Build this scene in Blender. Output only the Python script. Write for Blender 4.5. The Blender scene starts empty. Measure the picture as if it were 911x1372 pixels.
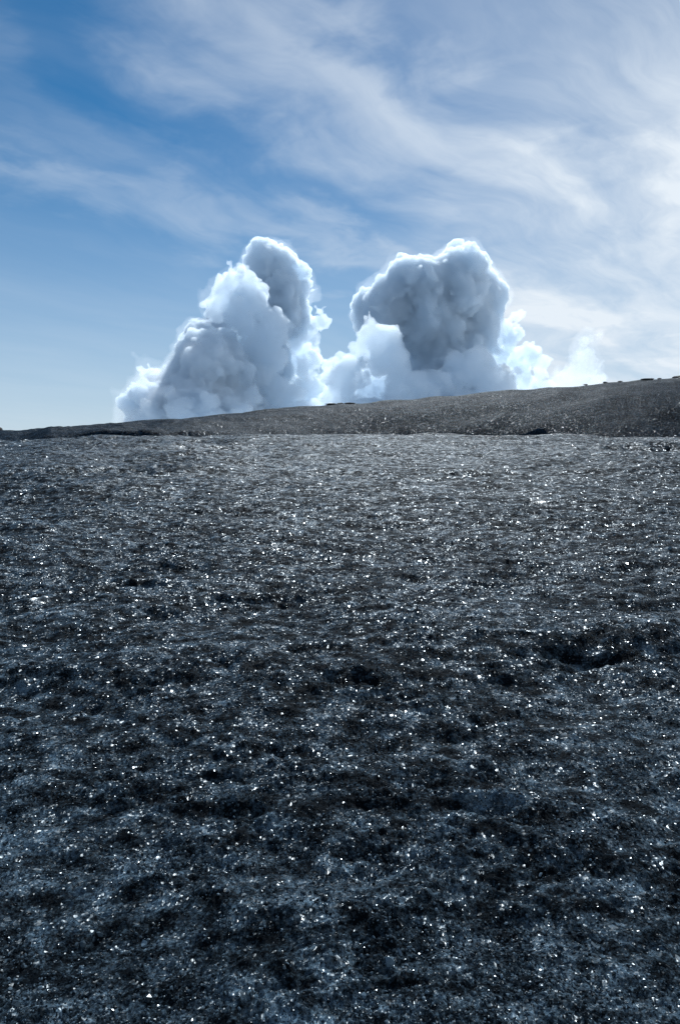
import bpy, math
import numpy as np
from mathutils import Matrix, Vector

R = math.radians
scene = bpy.context.scene
col = scene.collection
rng = np.random.default_rng(7)

# ------------------------------------------------------------------ camera
PX_F = 1067.0                      # focal length in photograph pixels (911 x 1372), 28 mm on a 24 x 36 frame
EYE = 1.6
cam_d = bpy.data.cameras.new('camera')
cam = bpy.data.objects.new('camera', cam_d)
col.objects.link(cam)
cam_d.sensor_fit = 'VERTICAL'
cam_d.sensor_height = 36.0
cam_d.sensor_width = 24.0
cam_d.lens = 28.0
cam_d.clip_start = 0.05
cam_d.clip_end = 60000.0
cam.location = (0, 0, EYE)
cam.rotation_euler = (R(90 - 2.47), 0, 0)
scene.camera = cam

# ------------------------------------------------------------------ sun and sky
SUN_EL, SUN_AZ = 41.0, 5.0         # in front of the camera, a little to the right, above the frame
sd = Vector((math.sin(R(SUN_AZ)) * math.cos(R(SUN_EL)), math.cos(R(SUN_AZ)) * math.cos(R(SUN_EL)), math.sin(R(SUN_EL))))
sun_d = bpy.data.lights.new('sun', 'SUN')
sun_d.energy = 4.6
sun_d.angle = R(0.53)
sun_d.color = (0.89, 0.958, 1.0)
sun = bpy.data.objects.new('sun', sun_d)
sun.rotation_euler = (-sd).to_track_quat('-Z', 'Y').to_euler()
sun.location = sd * 500
col.objects.link(sun)


class NT:
    """small helper to wire node trees"""
    def __init__(self, tree):
        self.t = tree
        tree.nodes.clear()

    def n(self, kind, **kw):
        nd = self.t.nodes.new(kind)
        for k, v in kw.items():
            setattr(nd, k, v)
        return nd

    def put(self, sock, v):
        if isinstance(v, bpy.types.NodeSocket):
            self.t.links.new(v, sock)
        elif v is not None:
            sock.default_value = v

    def math(self, op, a, b=None, c=None, clamp=False):
        nd = self.n('ShaderNodeMath', operation=op, use_clamp=clamp)
        for s, v in zip(nd.inputs, (a, b, c)):
            self.put(s, v)
        return nd.outputs[0]

    def vec(self, op, a, b=None, c=None, scale=None):
        nd = self.n('ShaderNodeVectorMath', operation=op)
        for s, v in zip(nd.inputs[:3], (a, b, c)):
            self.put(s, v)
        if scale is not None:
            self.put(nd.inputs['Scale'], scale)
        return nd.outputs['Value' if op in ('LENGTH', 'DISTANCE', 'DOT_PRODUCT') else 'Vector']

    def noise(self, vec, scale, detail=4.0, rough=0.55, dist=0.0, dims='3D', out='Fac', lac=2.0):
        nd = self.n('ShaderNodeTexNoise', noise_dimensions=dims)
        self.put(nd.inputs['Vector'], vec)
        nd.inputs['Scale'].default_value = scale
        nd.inputs['Detail'].default_value = detail
        nd.inputs['Roughness'].default_value = rough
        nd.inputs['Lacunarity'].default_value = lac
        nd.inputs['Distortion'].default_value = dist
        return nd.outputs[out]

    def ramp(self, v, a, b, lo=0.0, hi=1.0, smooth=True):
        nd = self.n('ShaderNodeMapRange', interpolation_type='SMOOTHSTEP' if smooth else 'LINEAR', clamp=True)
        for i, x in enumerate((v, a, b, lo, hi)):
            self.put(nd.inputs[i], x)
        return nd.outputs[0]

    def mix(self, f, a, b):
        nd = self.n('ShaderNodeMix', data_type='RGBA', clamp_factor=True)
        self.put(nd.inputs[0], f)
        self.put(nd.inputs[6], a)
        self.put(nd.inputs[7], b)
        return nd.outputs[2]


world = bpy.data.worlds.new('World')
scene.world = world
world.use_nodes = True
W = NT(world.node_tree)
sky = W.n('ShaderNodeTexSky', sky_type='NISHITA')
sky.sun_disc = False
sky.sun_elevation = R(SUN_EL)
sky.sun_rotation = R(SUN_AZ)
sky.altitude = 1500.0
sky.air_density = 1.0
sky.dust_density = 0.25
sky.ozone_density = 3.5
hs = W.n('ShaderNodeHueSaturation')
hs.inputs['Hue'].default_value = 0.492
hs.inputs['Saturation'].default_value = 1.48
hs.inputs['Value'].default_value = 0.72
W.put(hs.inputs['Color'], sky.outputs[0])
# thin cirrus veil: fibres on a level sheet high above, seen in perspective
d = W.n('ShaderNodeTexCoord').outputs['Generated']
sep = W.n('ShaderNodeSeparateXYZ')
W.put(sep.inputs[0], d)
dz = W.math('MAXIMUM', W.math('ADD', sep.outputs[2], 0.08), 0.03)
px = W.math('DIVIDE', sep.outputs[0], dz)
py = W.math('DIVIDE', sep.outputs[1], dz)
cmb = W.n('ShaderNodeCombineXYZ')
W.put(cmb.inputs[0], px)
W.put(cmb.inputs[1], py)
P0 = cmb.outputs[0]
warp = W.noise(P0, 0.8, 2, 0.5, dims='3D', out='Color')
warp2 = W.noise(P0, 3.2, 3, 0.55, dims='3D', out='Color')
P1 = W.vec('ADD', P0, W.vec('SCALE', W.vec('SUBTRACT', warp, (0.5, 0.5, 0.5)), scale=0.6))
P1 = W.vec('ADD', P1, W.vec('SCALE', W.vec('SUBTRACT', warp2, (0.5, 0.5, 0.5)), scale=0.16))
rot = W.n('ShaderNodeMapping')
rot.inputs['Rotation'].default_value = (0, 0, R(-52))
W.put(rot.inputs['Vector'], P1)
PR = rot.outputs[0]
st1 = W.noise(W.vec('MULTIPLY', PR, (1.0, 3.0, 1.0)), 1.0, 5, 0.52)
st2 = W.noise(W.vec('MULTIPLY', PR, (2.6, 12.0, 1.0)), 1.0, 7, 0.66)
puff = W.noise(P1, 2.6, 5, 0.55)
# broad bands across the sky, thinning to the left
wob = W.math('MULTIPLY', W.math('SUBTRACT', puff, 0.5), 1.5)
yc = W.math('ADD', W.math('MULTIPLY', px, 1.35), W.math('MULTIPLY', W.math('MULTIPLY', px, px), -0.85))
r1 = W.math('ADD', W.math('SUBTRACT', W.math('SUBTRACT', py, 1.70), yc), wob)
band = W.math('MULTIPLY', W.ramp(r1, -0.42, 0.06), W.ramp(r1, 0.85, 0.06))
r2 = W.math('ADD', W.math('SUBTRACT', W.math('SUBTRACT', py, 2.75), W.math('MULTIPLY', px, 0.75)), wob)
band2 = W.math('MULTIPLY', W.ramp(r2, -0.30, 0.0), W.ramp(r2, 0.40, 0.0))
r3 = W.math('ADD', W.math('SUBTRACT', W.math('SUBTRACT', py, 2.62), W.math('MULTIPLY', px, 1.25)), wob)
band3 = W.math('MULTIPLY', W.math('MULTIPLY', W.ramp(r3, -0.30, 0.0), W.ramp(r3, 0.40, 0.0)), W.ramp(px, 0.25, -0.35))
right = W.ramp(W.math('SUBTRACT', px, W.math('MULTIPLY', py, 0.10)), -0.30, 0.62)
amt = W.math('ADD', W.math('MULTIPLY', band, 0.34), W.math('MULTIPLY', right, 0.62))
amt = W.math('ADD', amt, W.math('ADD', W.math('MULTIPLY', band2, 0.22), W.math('MULTIPLY', band3, 0.10)))
fib = W.math('ADD', W.ramp(st1, 0.30, 0.72), W.math('MULTIPLY', W.math('SUBTRACT', st2, 0.5), 0.7))
cir = W.math('MULTIPLY', W.math('ADD', amt, 0.09), W.math('ADD', W.math('MULTIPLY', fib, 0.70), 0.54), clamp=True)
low = W.math('POWER', W.ramp(sep.outputs[2], 0.42, 0.0, 0.0, 1.0, smooth=False), 1.45)   # thin haze low over the ice
veil = W.mix(W.math('MULTIPLY', low, 0.95), hs.outputs[0], (5.7, 6.75, 7.8, 1))
skyc = W.mix(cir, veil, (8.0, 8.8, 9.6, 1))
bg = W.n('ShaderNodeBackground')
bg.inputs['Strength'].default_value = 0.1
W.put(bg.inputs['Color'], skyc)
wo = W.n('ShaderNodeOutputWorld')
W.put(wo.inputs['Surface'], bg.outputs[0])

vs = scene.view_settings
vs.view_transform = 'Standard'
vs.look = 'None'
vs.exposure = 0.0
vs.gamma = 1.0
vs.use_curve_mapping = False
cy = scene.cycles
cy.use_denoising = True
cy.denoiser = 'OPENIMAGEDENOISE'
cy.denoising_input_passes = 'RGB_ALBEDO_NORMAL'
cy.denoising_prefilter = 'NONE'
cy.max_bounces = 24
cy.diffuse_bounces = 2
cy.glossy_bounces = 2
cy.volume_bounces = 14
cy.transparent_max_bounces = 96
cy.sample_clamp_indirect = 8.0
cy.use_adaptive_sampling = False

# ------------------------------------------------------------------ noise helpers (numpy)
def hash2(ix, iy, s):
    h = (ix.astype(np.int64) * 374761393 + iy.astype(np.int64) * 668265263 + s * 974634777) & 0xFFFFFFFF
    h = ((h ^ (h >> 13)) * 1274126177) & 0xFFFFFFFF
    h = ((h ^ (h >> 16)) * 2246822519) & 0xFFFFFFFF
    return (h ^ (h >> 15)) & 0xFFFFFF


def perlin(x, y, s=0):
    x0 = np.floor(x); y0 = np.floor(y)
    fx = x - x0; fy = y - y0
    u = fx * fx * fx * (fx * (fx * 6 - 15) + 10)
    v = fy * fy * fy * (fy * (fy * 6 - 15) + 10)

    def g(i, j):
        a = hash2(x0 + i, y0 + j, s) * (2 * math.pi / 16777216.0)
        return np.cos(a) * (fx - i) + np.sin(a) * (fy - j)
    a = g(0, 0); b = g(1, 0); c = g(0, 1); e = g(1, 1)
    return ((a + (b - a) * u) * (1 - v) + (c + (e - c) * u) * v) * 1.5


def worley(x, y, s=0):
    """distance to the nearest cell point, and that cell's random value"""
    x0 = np.floor(x); y0 = np.floor(y)
    best = np.full(x.shape, 9.0); val = np.zeros(x.shape)
    for i in (-1, 0, 1):
        for j in (-1, 0, 1):
            hx = hash2(x0 + i, y0 + j, s) / 16777216.0
            hy = hash2(x0 + i, y0 + j, s + 31) / 16777216.0
            dd = (x0 + i + hx - x) ** 2 + (y0 + j + hy - y) ** 2
            m = dd < best
            best = np.where(m, dd, best)
            val = np.where(m, (hx * 7.13 + hy * 3.7) % 1.0, val)
    return np.sqrt(best), val


def smooth(a, b, t):
    t = np.clip((t - a) / (b - a), 0, 1)
    return t * t * (3 - 2 * t)

# ------------------------------------------------------------------ glacier surface
CREST_PX = np.array([-500, -200, 0, 100, 200, 300, 440, 600, 700, 800, 911, 1200, 1500.0])
CREST_Y = np.array([596, 588, 578, 571.5, 565, 556.5, 542, 532, 524, 514, 505, 486, 474.0])
CREST_ANG = (640 - CREST_Y) / PX_F
CREST_TAN = (CREST_PX - 455.5) / PX_F
HILL_Y = 92.0
CREST_USE = CREST_ANG.copy()


def base_height(x, y):
    """the large form: a rising near slope, its brow at about 38 m, a trough and the swelling hill behind it"""
    yy = np.maximum(y, -40.0)
    brow = 28.0 + 1.5 * perlin(x / 19.0, y / 60.0, 5)
    near = 0.1 * yy - 0.0036 * np.maximum(yy - brow, 0) ** 2
    near = np.where(yy < -20, 0.1 * -20 + (yy + 20) * 0.05, near)
    t = x / np.maximum(y, 20.0)
    foot = 52.0 + 1.2 * perlin(x / 23.0, 0.3 + y * 0, 9) + 18.5 * smooth(-0.24, 0.06, t) - 8.5 * smooth(0.06, 0.40, t)
    floor_z = 3.0
    near = np.maximum(near, np.minimum(0.1 * yy, floor_z - 0.9 * smooth(40, 50, yy)))
    hh = EYE + HILL_Y * np.interp(t, CREST_TAN, CREST_USE)
    u = np.clip((yy - foot) / (HILL_Y - foot), 0, None)
    rise = 1 - np.abs(1 - np.minimum(u, 1.0)) ** (2.2 + 1.05 * smooth(-0.24, 0.06, t))
    z0 = floor_z - 0.9
    hill = z0 + (hh - z0) * rise
    beyond = np.maximum(yy - HILL_Y, 0)
    hill = hill - 0.0009 * np.minimum(beyond, 120) ** 2 - 0.12 * np.maximum(beyond - 120, 0)
    w = smooth(foot - 4, foot + 1.5, yy)
    # a low broken scarp at the foot of the hill's lower end
    sc = smooth(-0.40, -0.36, t) * smooth(-0.12, -0.20, t) * (0.75 + 0.3 * perlin(x / 3.1, 0.5 + y * 0, 15))
    hill = hill + 0.85 * sc * smooth(foot + 8.2, foot + 8.8, yy) * smooth(foot + 24, foot + 10, yy)
    z = np.where(yy < 40, near, near * (1 - w) + np.maximum(hill, z0) * w)
    return np.maximum(z, -60.0)


# settle the hill so that its outline, seen from the camera, runs as in the photograph
for _ in range(6):
    _ys = np.linspace(50, 130, 700)
    for _i, _t in enumerate(CREST_TAN):
        _a = np.max((base_height(_t * _ys, _ys) - EYE) / _ys)
        CREST_USE[_i] += (CREST_ANG[_i] - 0.0012 - _a) * 0.9


def gully(x, y, x0, x1, y0, y1, wid, dep):
    t = np.clip((y - y0) / (y1 - y0), 0, 1)
    cx = x0 + (x1 - x0) * t + 0.5 * np.sin(y * 0.35)
    env = smooth(0, 0.15, (y - y0) / (y1 - y0)) * smooth(1.0, 0.6, (y - y0) / (y1 - y0))
    return -dep * env * np.exp(-((x - cx) / wid) ** 2)


def at_px(px, py, lift=0.0):
    """where the line of sight through a photograph pixel meets the large form"""
    tx = (px - 455.5) / PX_F
    tz = (640.0 - py) / PX_F
    ys = np.concatenate([np.linspace(1.2, 60, 6000), np.linspace(60, 140, 4000)])
    h = base_height(ys * tx, ys) + lift
    hit = np.nonzero(EYE + ys * tz <= h)[0]
    i = hit[0] if len(hit) else int(np.argmax((h - EYE) / ys))
    return float(ys[i] * tx), float(ys[i]), float(h[i])


# melt hollows seen as dark slots: photograph pixel, length, depth (m across the view / along it / down)
HOLLOWS = []
for (hx, hy, lx, ly, dep) in [(797, 905, 0.12, 0.045, 0.07), (752, 901, 0.12, 0.045, 0.05), (560, 938, 0.18, 0.10, 0.06),
                              (450, 903, 0.30, 0.10, 0.07), (380, 742, 0.32, 0.30, 0.13), (155, 632, 1.0, 0.9, 0.17),
                              (590, 637, 0.9, 0.8, 0.22), (205, 592, 2.2, 2.2, 0.40), (320, 597, 1.6, 1.8, 0.30),
                              (860, 602, 1.8, 1.6, 0.35), (60, 588, 2.4, 2.0, 0.35), (410, 1020, 0.14, 0.09, 0.06),
                              (190, 1015, 0.20, 0.10, 0.06), (700, 1040, 0.16, 0.08, 0.05), (120, 1095, 0.20, 0.10, 0.06),
                              (480, 1180, 0.16, 0.08, 0.05), (860, 1090, 0.18, 0.09, 0.06), (60, 960, 0.22, 0.11, 0.06),
                              (330, 800, 0.30, 0.22, 0.08), (650, 790, 0.32, 0.24, 0.08), (850, 770, 0.4, 0.28, 0.09),
                              (120, 850, 0.3, 0.18, 0.07), (20, 775, 0.4, 0.25, 0.09), (250, 915, 0.26, 0.12, 0.05)]:
    X, Y, Z = at_px(hx, hy)
    HOLLOWS.append((X, Y, lx * 1.15, ly * 0.8, dep * (1.0 if hx in (797, 752) or Y > 14 else 0.5)))


def height(x, y, spacing):
    z = base_height(x, y)
    gx = x + 0.15 * perlin(x * 1.3, y * 1.3, 71)
    gy = y + 0.15 * perlin(x * 1.3, y * 1.3, 72)
    # swells and transverse steps (longer across the view), then hummocks, then lumps and grains
    far = smooth(45, 60, y)
    z = z + 0.17 * perlin(gx / 6.0, gy / 3.2, 11) + 0.10 * perlin(gx / 2.9, gy / 1.9, 13) + far * (0.22 * perlin(gx / 11.0, gy / 6.0, 12) + 0.10 * perlin(gx / 3.2, gy / 2.2, 14))

    def band(wl, amp, ax, seed, ridged=False):
        w = smooth(1.2, 3.2, wl / spacing)
        if not np.any(w > 0):
            return 0.0
        p = perlin(gx / (wl * ax), gy / wl, seed)
        if ridged:
            p = 0.55 - np.abs(p) * 1.5
        return amp * w * p
    z = z + band(2.3, 0.10, 1.9, 20) + band(1.1, 0.055, 2.1, 21) + band(0.47, 0.034, 2.0, 22)
    z = z + band(0.24, 0.018, 1.7, 23, True)
    z = z + band(0.36, 0.045, 3.0, 25, True) * smooth(-0.3, 0.3, perlin(gx / 2.2, gy / 1.1, 26))
    m = 0.45 + 0.55 * smooth(-0.35, 0.4, perlin(gx / 0.8, gy / 0.5, 24))
    for wl, amp, sd_ in ((0.62, 0.05, 29), (0.27, 0.030, 30), (0.115, 0.029, 31), (0.052, 0.021, 32), (0.025, 0.0105, 33)):
        w = smooth(1.0, 2.6, wl / spacing)
        if np.any(w > 0):
            f, v = worley(gx / (wl * 1.25), gy / wl, sd_)
            z = z + amp * w * m * (0.55 + 0.9 * v) * (0.62 - f) * (1 + 2.0 * far)
    z = z + band(0.013, 0.0050, 1.1, 41)
    for (X, Y, lx, ly, dep) in HOLLOWS:
        if Y > 45:
            continue
        k = np.nonzero((np.abs(x - X) < 2.6 * lx) & (np.abs(y - Y) < 3.0 * ly))[0]
        if not len(k):
            continue
        xs, ys = x[k], y[k]
        wl = max(0.08, 0.4 * ly)
        dx = (xs - X) / lx + 0.35 * perlin(xs / wl, ys / wl, 61)
        dy = (ys - Y - 0.25 * ly * np.sin(dx * 1.7)) / ly + 0.35 * perlin(xs / wl, ys / wl, 62)
        z[k] -= dep * np.exp(-(dx * dx + dy * dy) ** 1.7)
    z = z + gully(x, y, 0.65, 0.2, 60, 76, 0.16, 0.06) + gully(x, y, 9.0, 7.6, 70, 84, 0.18, 0.07)
    z = z + gully(x, y, 4.2, 3.6, 68, 80, 0.16, 0.05) + gully(x, y, -6.4, -7.0, 60, 72, 0.2, 0.05)
    return z


def polar_sheet(name, r0, r1, k0, k1, fine_deg, cols, coarse, mat):
    rs = [r0]
    while rs[-1] < r1:
        t = min(1, math.log(rs[-1] / r0) / math.log(r1 / r0))
        rs.append(rs[-1] * (1 + k0 + (k1 - k0) * t))
    rs = np.array(rs)
    if r0 < 5:                               # close the sheet under the camera
        rs = np.concatenate([np.geomspace(0.02, r0 * 0.99, 40), rs])
    f = np.linspace(-R(fine_deg), R(fine_deg), cols)
    c = np.linspace(0, 1, coarse + 1)[1:] ** 1.6
    side = R(fine_deg) + (math.pi - R(fine_deg)) * c
    a = np.concatenate([-side[::-1], f, side])
    A, Rr = np.meshgrid(a, rs)
    step_a = np.gradient(a)[None, :] * Rr
    step_r = np.gradient(rs)[:, None] * np.ones_like(A)
    x = Rr * np.sin(A); y = Rr * np.cos(A)
    sp = np.maximum(step_a, step_r * np.where(Rr > 6, 0.55, 0.8))
    z = height(x.ravel(), y.ravel(), sp.ravel()).reshape(x.shape)
    nr, nc = x.shape
    me = bpy.data.meshes.new(name)
    co = np.stack([x, y, z], -1).reshape(-1, 3).astype(np.float32)
    i = np.arange(nr - 1)[:, None] * nc + np.arange(nc - 1)[None, :]
    quads = np.stack([i, i + 1, i + nc + 1, i + nc], -1).reshape(-1, 4)[:, ::-1].astype(np.int32)
    me.vertices.add(len(co)); me.vertices.foreach_set('co', co.ravel())
    me.loops.add(quads.size); me.loops.foreach_set('vertex_index', quads.ravel())
    me.polygons.add(len(quads))
    me.polygons.foreach_set('loop_start', np.arange(0, quads.size, 4, dtype=np.int32))
    me.update(calc_edges=True)
    me.shade_smooth()
    me.materials.append(mat)
    o = bpy.data.objects.new(name, me)
    col.objects.link(o)
    o['kind'] = 'structure'
    return o


def ice_material(name, glint_share, coarse=1.0, pale=1.0):
    m = bpy.data.materials.new(name)
    m.use_nodes = True
    N = NT(m.node_tree)
    geo = N.n('ShaderNodeNewGeometry')
    P = geo.outputs['Position']
    # grit against cleaner ice, at several sizes
    n1 = N.noise(N.vec('MULTIPLY', P, (0.45, 1.0, 1.0)), 2.4, 5, 0.62)
    n2 = N.noise(N.vec('MULTIPLY', P, (0.7, 1.0, 1.0)), 10.0, 5, 0.66)
    n3 = N.noise(P, 75.0, 3, 0.7)
    f = N.math('ADD', N.math('MULTIPLY', n1, 0.20), N.math('ADD', N.math('MULTIPLY', n2, 0.62), N.math('MULTIPLY', n3, 0.40)))
    fac = N.math('POWER', N.ramp(f, 0.535, 0.76, smooth=False), 1.7)
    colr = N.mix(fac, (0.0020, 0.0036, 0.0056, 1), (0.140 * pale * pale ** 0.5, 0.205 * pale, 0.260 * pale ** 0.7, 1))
    speck = N.noise(P, 190.0, 2, 0.6)
    colr = N.mix(N.ramp(speck, 0.54, 0.64), colr, (0.003, 0.004, 0.0055, 1))
    bump = N.n('ShaderNodeBump')
    bump.inputs['Strength'].default_value = 0.8
    bump.inputs['Distance'].default_value = 0.008
    N.put(bump.inputs['Height'], N.noise(P, 110.0, 3, 0.65))
    nb = bump.outputs[0]
    # ice crystals from millimetres to a hand's breadth, each a small face with its own tilt; the cleaner the ice the more of them shine
    clean = N.ramp(N.math('ADD', N.math('MULTIPLY', n1, 0.28), N.math('MULTIPLY', n2, 0.72)), 0.45, 0.60, 0.05 * glint_share, glint_share)
    clear, tilt, flat = None, None, None
    for scale, share in ((190.0, 0.40), (105.0, 0.40), (58.0, 0.20), (28.0, 0.022), (13.0, 0.008), (6.5, 0.006)):
        v = N.n('ShaderNodeTexVoronoi', feature='F1')
        N.put(v.inputs['Vector'], P)
        v.inputs['Scale'].default_value = scale / coarse
        sc = N.n('ShaderNodeSeparateColor')
        N.put(sc.inputs[0], v.outputs['Color'])
        on = N.math('GREATER_THAN', N.math('MULTIPLY', clean, share), sc.outputs[2])
        if scale < 50:                       # larger faces are crazed: only some of the grains on them shine
            on = N.math('MULTIPLY', on, N.math('LESS_THAN', grain, 0.38))
        elif scale > 100:
            grain = sc.outputs[0]
        cv = N.n('ShaderNodeCombineXYZ')
        N.put(cv.inputs[0], N.math('MULTIPLY', N.math('SUBTRACT', sc.outputs[0], 0.5), 1.5))
        N.put(cv.inputs[1], N.math('MULTIPLY', N.math('SUBTRACT', sc.outputs[1], 0.5), 1.5))
        if clear is None:
            clear, tilt = on, cv.outputs[0]
            dullt = N.vec('SCALE', cv.outputs[0], scale=0.55)
        else:
            mv = N.n('ShaderNodeMix', data_type='VECTOR')
            N.put(mv.inputs[0], on); N.put(mv.inputs[4], tilt); N.put(mv.inputs[5], cv.outputs[0])
            tilt = mv.outputs[1]
            clear = N.math('MAXIMUM', clear, on)
            if scale < 60:
                flat = on if flat is None else N.math('MAXIMUM', flat, on)
            if scale in (58.0, 28.0):
                dullt = N.vec('ADD', dullt, N.vec('SCALE', cv.outputs[0], scale=0.35))
    dull = N.vec('NORMALIZE', N.vec('ADD', nb, dullt))
    shiny = N.vec('NORMALIZE', N.vec('ADD', geo.outputs['Normal'], tilt))
    nm = N.n('ShaderNodeMix', data_type='VECTOR')
    N.put(nm.inputs[0], clear); N.put(nm.inputs[4], dull); N.put(nm.inputs[5], shiny)
    bs = N.n('ShaderNodeBsdfPrincipled')
    N.put(bs.inputs['Base Color'], colr)
    N.put(bs.inputs['Normal'], nm.outputs[1])
    rg = N.math('ADD', N.ramp(clear, 0.0, 1.0, 0.6, 0.19), N.math('MULTIPLY', N.math('MULTIPLY', clear, grain), 0.24))
    N.put(bs.inputs['Roughness'], rg)
    N.put(bs.inputs['Specular IOR Level'], N.ramp(clear, 0.0, 1.0, 0.02, 0.5))
    bs.inputs['IOR'].default_value = 1.31
    bs.inputs['Specular Tint'].default_value = (0.80, 0.93, 1.0, 1)
    out = N.n('ShaderNodeOutputMaterial')
    N.put(out.inputs['Surface'], bs.outputs[0])
    return m


M_ICE = ice_material('dirty_granular_ice', 1.0, 1.0, 0.88)
M_HILL = ice_material('shaded_hill_ice', 0.16, 2.2, 0.36)  # darker, duller copy of the ground ice; hill's shade put into the colour
ground = polar_sheet('ground', 1.15, 51.0, 0.0022, 0.0062, 29, 900, 24, M_ICE)
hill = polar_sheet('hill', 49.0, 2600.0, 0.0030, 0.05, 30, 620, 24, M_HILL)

# ------------------------------------------------------------------ loose ice grains lying on the crust
def grain_material():
    m = bpy.data.materials.new('clear_ice_grain')
    m.use_nodes = True
    N = NT(m.node_tree)
    r = N.n('ShaderNodeObjectInfo').outputs['Random']
    bs = N.n('ShaderNodeBsdfPrincipled')
    N.put(bs.inputs['Base Color'], N.mix(N.math('POWER', r, 2.0), (0.005, 0.008, 0.011, 1), (0.13, 0.185, 0.23, 1)))
    bs.inputs['Roughness'].default_value = 0.2
    bs.inputs['IOR'].default_value = 1.31
    bs.inputs['Specular Tint'].default_value = (0.80, 0.93, 1.0, 1)
    out = N.n('ShaderNodeOutputMaterial')
    N.put(out.inputs['Surface'], bs.outputs[0])
    return m


def lump_mesh(name, sub, seed, squash, mat, jit=0.14):
    """an irregular faceted lump about 1 m across"""
    import bmesh
    bm = bmesh.new()
    bmesh.ops.create_icosphere(bm, subdivisions=sub, radius=0.5)
    r_ = np.random.default_rng(seed)
    off = r_.uniform(-3, 3, 3)
    for v in bm.verts:
        n = math.sin(v.co.x * 5 + off[0]) * math.cos(v.co.y * 6 + off[1]) + 0.6 * math.sin(v.co.z * 9 + off[2])
        v.co *= 1 + 0.20 * n + r_.uniform(-jit, jit)
        v.co.z *= squash
    me = bpy.data.meshes.new(name)
    bm.to_mesh(me); bm.free()
    me.materials.append(mat)
    return me


def scatter_grains(n):
    a = rng.uniform(-R(38), R(38), n)
    r = np.exp(rng.uniform(math.log(1.5), math.log(13.0), n))
    x = r * np.sin(a); y = r * np.cos(a)
    keep = perlin(x / 0.35, y / 0.22, 81) + 0.6 * perlin(x / 0.11, y / 0.11, 82) > rng.uniform(-0.5, 0.75, n)
    x, y, r = x[keep], y[keep], r[keep]
    sz = 0.0045 + 0.009 * rng.random(len(x)) ** 2.5
    big = rng.random(len(x)) < 0.012
    sz = np.where(big, sz * 2.3, sz) * np.clip(r / 5.0, 1.0, 1.6)
    z = height(x, y, np.maximum(r * 0.0012, 0.004)) + sz * 0.05
    me = bpy.data.meshes.new('ice_grains')
    me.vertices.add(len(x))
    me.vertices.foreach_set('co', np.stack([x, y, z], -1).astype(np.float32).ravel())
    at = me.attributes.new('size', 'FLOAT', 'POINT')
    at.data.foreach_set('value', sz.astype(np.float32))
    o = bpy.data.objects.new('ice_grains', me)
    col.objects.link(o)
    o['kind'] = 'stuff'
    o['label'] = 'loose glittering ice grains strewn over the dark crust'
    o['category'] = 'ice'
    mat = grain_material()
    lib = bpy.data.collections.new('grain_kinds')
    for k in range(5):
        lo_ = bpy.data.objects.new('ice_grain', lump_mesh('ice_grain', 1, 100 + k, 0.6, mat, 0.42))
        lib.objects.link(lo_)
    g = bpy.data.node_groups.new('strew', 'GeometryNodeTree')
    g.interface.new_socket('Geometry', in_out='INPUT', socket_type='NodeSocketGeometry')
    g.interface.new_socket('Geometry', in_out='OUTPUT', socket_type='NodeSocketGeometry')
    N = NT(g)
    gi = N.n('NodeGroupInput'); go = N.n('NodeGroupOutput')
    ci = N.n('GeometryNodeCollectionInfo')
    ci.inputs['Collection'].default_value = lib
    ci.inputs['Separate Children'].default_value = True
    ci.inputs['Reset Children'].default_value = True
    ip = N.n('GeometryNodeInstanceOnPoints')
    N.put(ip.inputs['Points'], gi.outputs[0])
    N.put(ip.inputs['Instance'], ci.outputs[0])
    ip.inputs['Pick Instance'].default_value = True
    rv = N.n('FunctionNodeRandomValue', data_type='FLOAT_VECTOR')
    rv.inputs[1].default_value = (6.28, 6.28, 6.28)
    N.put(ip.inputs['Rotation'], rv.outputs[0])
    na = N.n('GeometryNodeInputNamedAttribute', data_type='FLOAT')
    na.inputs['Name'].default_value = 'size'
    N.put(ip.inputs['Scale'], na.outputs[0])
    N.put(go.inputs[0], ip.outputs[0])
    md = o.modifiers.new('strew', 'NODES')
    md.node_group = g
    return o


scatter_grains(170000)

# ------------------------------------------------------------------ stones on the crest
def stone_material():
    m = bpy.data.materials.new('dark_wet_stone')
    m.use_nodes = True
    N = NT(m.node_tree)
    P = N.n('ShaderNodeTexCoord').outputs['Object']
    bs = N.n('ShaderNodeBsdfPrincipled')
    N.put(bs.inputs['Base Color'], N.mix(N.noise(P, 6.0, 5, 0.65), (0.012, 0.013, 0.015, 1), (0.05, 0.052, 0.056, 1)))
    bs.inputs['Roughness'].default_value = 0.7
    bp = N.n('ShaderNodeBump')
    bp.inputs['Distance'].default_value = 0.03
    N.put(bp.inputs['Height'], N.noise(P, 14.0, 5, 0.7))
    N.put(bs.inputs['Normal'], bp.outputs[0])
    out = N.n('ShaderNodeOutputMaterial')
    N.put(out.inputs['Surface'], bs.outputs[0])
    return m


M_STONE = stone_material()


def stone(px, w_px, h_px, seed, label):
    """a stone standing on the hill's outline at this photograph column, w x h photograph pixels"""
    tx = (px - 455.5) / PX_F
    ys = np.linspace(56, 120, 1600)
    h = height(ys * tx, ys, np.full(ys.shape, 0.25))
    i = int(np.argmax((h - EYE) / ys))
    k = ys[i] / PX_F
    me = lump_mesh('crest_stone', 3, seed, 1.0, M_STONE)
    o = bpy.data.objects.new('crest_stone', me)
    o.location = (ys[i] * tx, ys[i], h[i] - h_px * k * 0.02)
    o.scale = (w_px * k * 0.85, max(w_px * 0.7, h_px) * k, h_px * k * 0.6)
    o.rotation_euler = (0, 0, (seed % 7 - 3) * 0.12)
    col.objects.link(o)
    o['label'] = label
    o['category'] = 'stone'
    o['group'] = 'stones on the crest of the hill'
    return o


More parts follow.
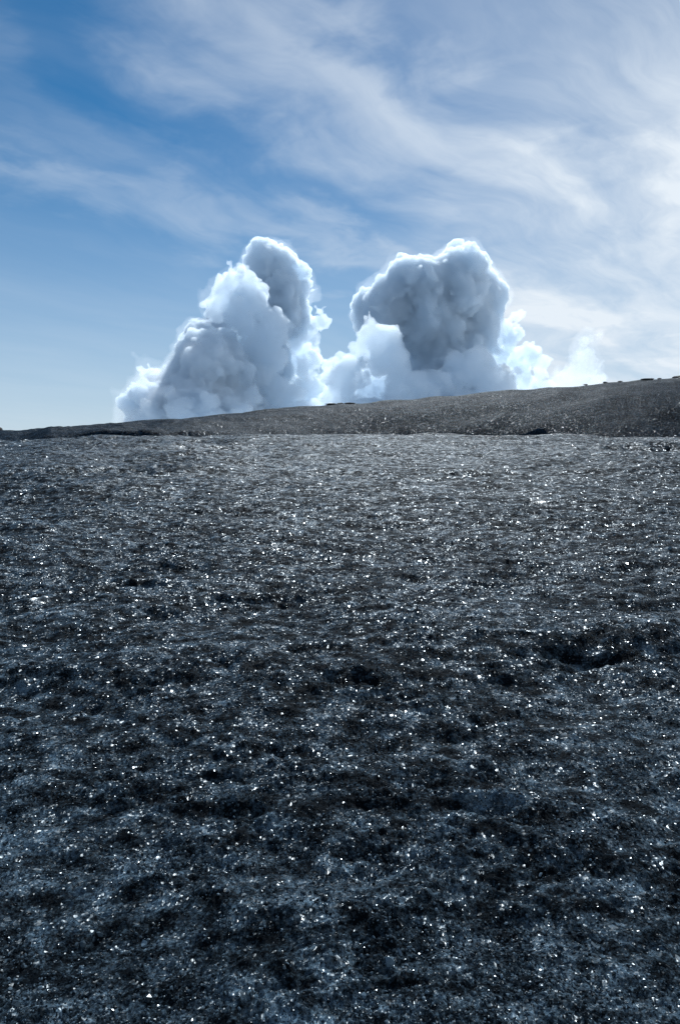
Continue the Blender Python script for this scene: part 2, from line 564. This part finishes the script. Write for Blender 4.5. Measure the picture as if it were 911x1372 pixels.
stone(1, 11, 9, 1, 'dark boulder cut off by the left picture edge, at the low end of the skyline')
stone(444, 19, 3.4, 2, 'long low dark stone on the crest below the gap between the two clouds')
stone(456, 9, 2.4, 3, 'small flat stone just uphill of the long low stone at mid crest')
stone(469, 16, 2.0, 4, 'thin sliver of dark stone uphill of the small flat stone at mid crest')
stone(782, 7, 2.8, 5, 'first small stone on the crest below the tip of the cloud')
stone(808, 8, 3.0, 6, 'second small stone on the crest, just past the tip of the cloud')
stone(828, 7, 2.6, 7, 'third small stone on the crest, before the long flat outcrop')
stone(864, 22, 3.6, 8, 'long flat dark outcrop on the high end of the crest')
stone(880, 6, 3.6, 9, 'small upright stone standing at the end of the long flat outcrop')
stone(904, 13, 5.5, 10, 'rough dark boulder nearest the right end of the crest')

# ------------------------------------------------------------------ clouds
def cloud_material(density, skin):
    m = bpy.data.materials.new('cloud_vapour')
    m.use_nodes = True
    N = NT(m.node_tree)
    c = (0.912, 0.960, 1.0, 1)  # bluish tint stands in for airlight, put into the vapour's own colour
    vs_ = N.n('ShaderNodeVolumeScatter')
    vs_.inputs['Color'].default_value = c
    vs_.inputs['Density'].default_value = density
    vs_.inputs['Anisotropy'].default_value = 0.45
    va_ = N.n('ShaderNodeVolumeAbsorption')
    va_.inputs['Color'].default_value = c
    va_.inputs['Density'].default_value = density
    vol = N.n('ShaderNodeAddShader')
    N.put(vol.inputs[0], vs_.outputs[0]); N.put(vol.inputs[1], va_.outputs[0])
    out = N.n('ShaderNodeOutputMaterial')
    tr = N.n('ShaderNodeBsdfTransparent')
    tl = N.n('ShaderNodeBsdfTranslucent')
    mx = N.n('ShaderNodeMixShader')
    mx.inputs[0].default_value = skin
    N.put(mx.inputs[1], tr.outputs[0]); N.put(mx.inputs[2], tl.outputs[0])
    N.put(out.inputs['Surface'], mx.outputs[0])
    N.put(out.inputs['Volume'], vol.outputs[0])
    return m


def fringe_material():
    m = bpy.data.materials.new('thin_vapour')
    m.use_nodes = True
    N = NT(m.node_tree)
    vol = N.n('ShaderNodeVolumeScatter')
    vol.inputs['Color'].default_value = (0.98, 0.985, 0.995, 1)
    vol.inputs['Density'].default_value = 0.0011
    vol.inputs['Anisotropy'].default_value = 0.4
    out = N.n('ShaderNodeOutputMaterial')
    N.put(out.inputs['Volume'], vol.outputs[0])
    return m


M_CLOUD = cloud_material(0.036, 0.01)
M_LIT = cloud_material(0.020, 0.01)
M_WISP = cloud_material(0.0035, 0.01)
M_FRINGE = fringe_material()
CD = 6000.0                        # distance of the cumulus in metres


def cpos(px, py, dy=0.0):
    y = CD + dy
    return ((px - 455.5) / PX_F * y, y, EYE + (640 - py) / PX_F * y)


def build_cloud(name, blobs, voxel, seed, label, rough=1.0, mat=None, torn_edge=False, part_of=None):
    """blobs: (px, py, depth offset m, radius across px, radius up px, radius along view m). A union of
    swelling lobes roughened with rounded cells, meshed at voxel size."""
    S = CD / PX_F
    E = []
    for (bx, by, dy, rx, rz, ry) in blobs:
        c = cpos(bx, by, dy)
        k = S * (CD + dy) / CD
        E.append((c, (rx * k, ry, rz * k)))
    lo = np.min([np.array(c) - np.array(r) for c, r in E], 0) - 90
    hi = np.max([np.array(c) + np.array(r) for c, r in E], 0) + 90
    lo[2] = max(lo[2], -120.0)
    g = bpy.data.node_groups.new(name + '_field', 'GeometryNodeTree')
    g.interface.new_socket('Geometry', in_out='OUTPUT', socket_type='NodeSocketGeometry')
    N = NT(g)
    P = N.n('GeometryNodeInputPosition').outputs[0]
    wv = N.noise(N.vec('ADD', P, (seed * 1000.0, 0, 0)), 1 / 420.0, 3, 0.5, out='Color')
    Pw = N.vec('ADD', P, N.vec('SCALE', N.vec('SUBTRACT', wv, (0.5, 0.5, 0.5)), scale=130.0))
    acc = None
    for (c, r) in E:
        inv = [1.0 / v for v in r]
        v = N.vec('MULTIPLY_ADD', Pw, tuple(inv), tuple(-a * b for a, b in zip(c, inv)))
        dd = N.math('MULTIPLY_ADD', N.vec('LENGTH', v), min(r), -min(r))
        acc = dd if acc is None else N.math('SMOOTH_MIN', acc, dd, 45.0)
    core = acc
    for cell, amp in ((330.0, 110.0), (150.0, 80.0), (70.0, 48.0), (34.0, 28.0)):
        v = N.n('ShaderNodeTexVoronoi', feature='F1')
        N.put(v.inputs['Vector'], N.vec('ADD', Pw, (seed * 777.0, seed * 91.0, cell)))
        v.inputs['Scale'].default_value = 1.0 / cell
        acc = N.math('ADD', acc, N.math('MULTIPLY', N.math('SUBTRACT', v.outputs['Distance'], 0.47), amp * rough))
    def mesh_of(field, vox, keep):
        vc = N.n('GeometryNodeVolumeCube')
        N.put(vc.inputs['Density'], N.math('MULTIPLY', field, -1.0))
        vc.inputs['Background'].default_value = -100.0
        vc.inputs['Min'].default_value = tuple(lo)
        vc.inputs['Max'].default_value = tuple(hi)
        for k, ax in enumerate('XYZ'):
            vc.inputs['Resolution ' + ax].default_value = int((hi[k] - lo[k]) / (vox * (1.7 if ax == 'Y' else 1.0)))
        vm = N.n('GeometryNodeVolumeToMesh')
        vm.resolution_mode = 'GRID'
        N.put(vm.inputs['Volume'], vc.outputs[0])
        vm.inputs['Threshold'].default_value = 0.0
        # drop stray crumbs
        isl = N.n('GeometryNodeInputMeshIsland')
        ac = N.n('GeometryNodeAccumulateField', data_type='INT', domain='POINT')
        N.put(ac.inputs['Value'], 1)
        N.put(ac.inputs['Group ID'], isl.outputs['Island Index'])
        cmp_ = N.n('FunctionNodeCompare', data_type='INT', operation='LESS_THAN')
        N.put([x for x in cmp_.inputs if x.type == 'INT'][0], ac.outputs['Total'])
        [x for x in cmp_.inputs if x.type == 'INT'][1].default_value = keep
        de = N.n('GeometryNodeDeleteGeometry', domain='POINT')
        N.put(de.inputs['Geometry'], vm.outputs[0])
        N.put(de.inputs['Selection'], cmp_.outputs[0])
        return de.outputs[0]
    torn = N.noise(N.vec('ADD', Pw, (seed * 31.0, 5.0, 9.0)), 1 / 210.0, 5, 0.62)
    fr = N.math('ADD', core, N.math('MULTIPLY', N.math('SUBTRACT', torn, 0.54), 300.0))
    if torn_edge:
        acc = N.math('ADD', core, N.math('MULTIPLY', N.math('SUBTRACT', N.noise(Pw, 1 / 110.0, 6, 0.66), 0.47), 330.0))
    body = mesh_of(acc, voxel, 400 if torn_edge else 4000)
    fringe = mesh_of(fr, voxel * 2.0, 300)
    go = N.n('NodeGroupOutput')
    tmp = bpy.data.objects.new('tmp', bpy.data.meshes.new('tmp'))
    col.objects.link(tmp)
    md = tmp.modifiers.new('field', 'NODES')
    md.node_group = g
    org = Vector(((lo[0] + hi[0]) / 2, (lo[1] + hi[1]) / 2, lo[2]))     # origin at the cloud's base
    made = []
    todo = ((body, name, mat or M_CLOUD), (fringe, 'vapour_fringe', M_FRINGE))
    for src, nm_, mt in todo[:1] if part_of else todo:
        N.put(go.inputs[0], src)
        tmp.update_tag()
        dg = bpy.context.evaluated_depsgraph_get()
        dg.update()
        me = bpy.data.meshes.new_from_object(tmp.evaluated_get(dg))
        me.name = nm_
        me.materials.clear()
        me.materials.append(mt)
        me.shade_smooth()
        me.transform(Matrix.Translation(-org))
        o = bpy.data.objects.new(nm_, me)
        col.objects.link(o)
        made.append(o)
    bpy.data.objects.remove(tmp)
    o = made[0]
    o.location = org
    if part_of:
        o.parent = part_of
        o.location = org - part_of.location
        o['label'] = label
        return o
    made[1].parent = o
    o['label'] = label
    o['category'] = 'cloud'
    o['group'] = 'cumulus clouds over the hill'
    return o


LEFT = [  # px, py, depth, rx, rz, ry
    (362, 364, 300, 38, 42, 210), (400, 398, 330, 28, 30, 120), (372, 415, 300, 42, 50, 260), (318, 382, 300, 26, 18, 100),
    (278, 468, -120, 40, 40, 300), (300, 425, 40, 28, 34, 150), (290, 505, -250, 56, 54, 620), (270, 555, -250, 92, 60, 800), (228, 540, -150, 42, 40, 420),
    (203, 510, 260, 20, 28, 60), (188, 555, 200, 32, 36, 110), (310, 640, -50, 130, 70, 700), (360, 500, 250, 36, 80, 160),
]
LEFT_LIT = [(324, 408, -420, 40, 46, 95), (342, 462, -380, 38, 60, 95), (358, 525, -340, 38, 60, 95),
            (400, 470, 330, 30, 64, 100), (416, 530, 200, 58, 52, 110), (392, 560, -300, 70, 50, 110)]
RIGHT = [
    (612, 375, 200, 46, 42, 340), (562, 398, 160, 50, 48, 380), (520, 425, 100, 44, 48, 320), (650, 398, 220, 34, 34, 220),
    (494, 410, 100, 22, 26, 140), (604, 343, 260, 18, 16, 80), (575, 445, 160, 66, 42, 340), (540, 374, 220, 24, 20, 100),
    (600, 500, 100, 60, 60, 260), (636, 446, 160, 40, 40, 200), (620, 400, -20, 34, 30, 190), (600, 590, -200, 130, 58, 750), (505, 580, -650, 60, 50, 300), (600, 560, -700, 70, 40, 160),
]
RIGHT_LIT = [(508, 484, -800, 42, 44, 95), (462, 520, -740, 44, 46, 95), (545, 525, -780, 44, 36, 90), (502, 530, 60, 56, 60, 110),
             (640, 500, -700, 46, 36, 90), (655, 468, 330, 46, 44, 100), (692, 500, 330, 38, 44, 90)]
WISP = [(782, 490, 300, 18, 34, 70), (768, 530, 280, 46, 34, 110), (735, 528, 280, 30, 24, 90), (795, 540, 300, 40, 24, 80)]
tall = build_cloud('cumulus_cloud', LEFT, 9.5, 1, 'tall cumulus cloud with a shaded blue-grey flank, standing over the lower end of the hill')
build_cloud('sunlit_billow', LEFT_LIT, 9.5, 4, 'bright white sunlit billow', rough=1.2, mat=M_LIT, part_of=tall)
broad = build_cloud('cumulus_cloud', RIGHT, 9.5, 2, 'broad cumulus cloud with a dark mushroom-shaped head over the middle of the hill')
build_cloud('sunlit_billow', RIGHT_LIT, 9.5, 5, 'bright white sunlit billow', rough=1.2, mat=M_LIT, part_of=broad)
build_cloud('cumulus_cloud', WISP, 9.5, 3, 'thin ragged white wisp of cloud where the hill climbs highest', 1.0, M_WISP, True)
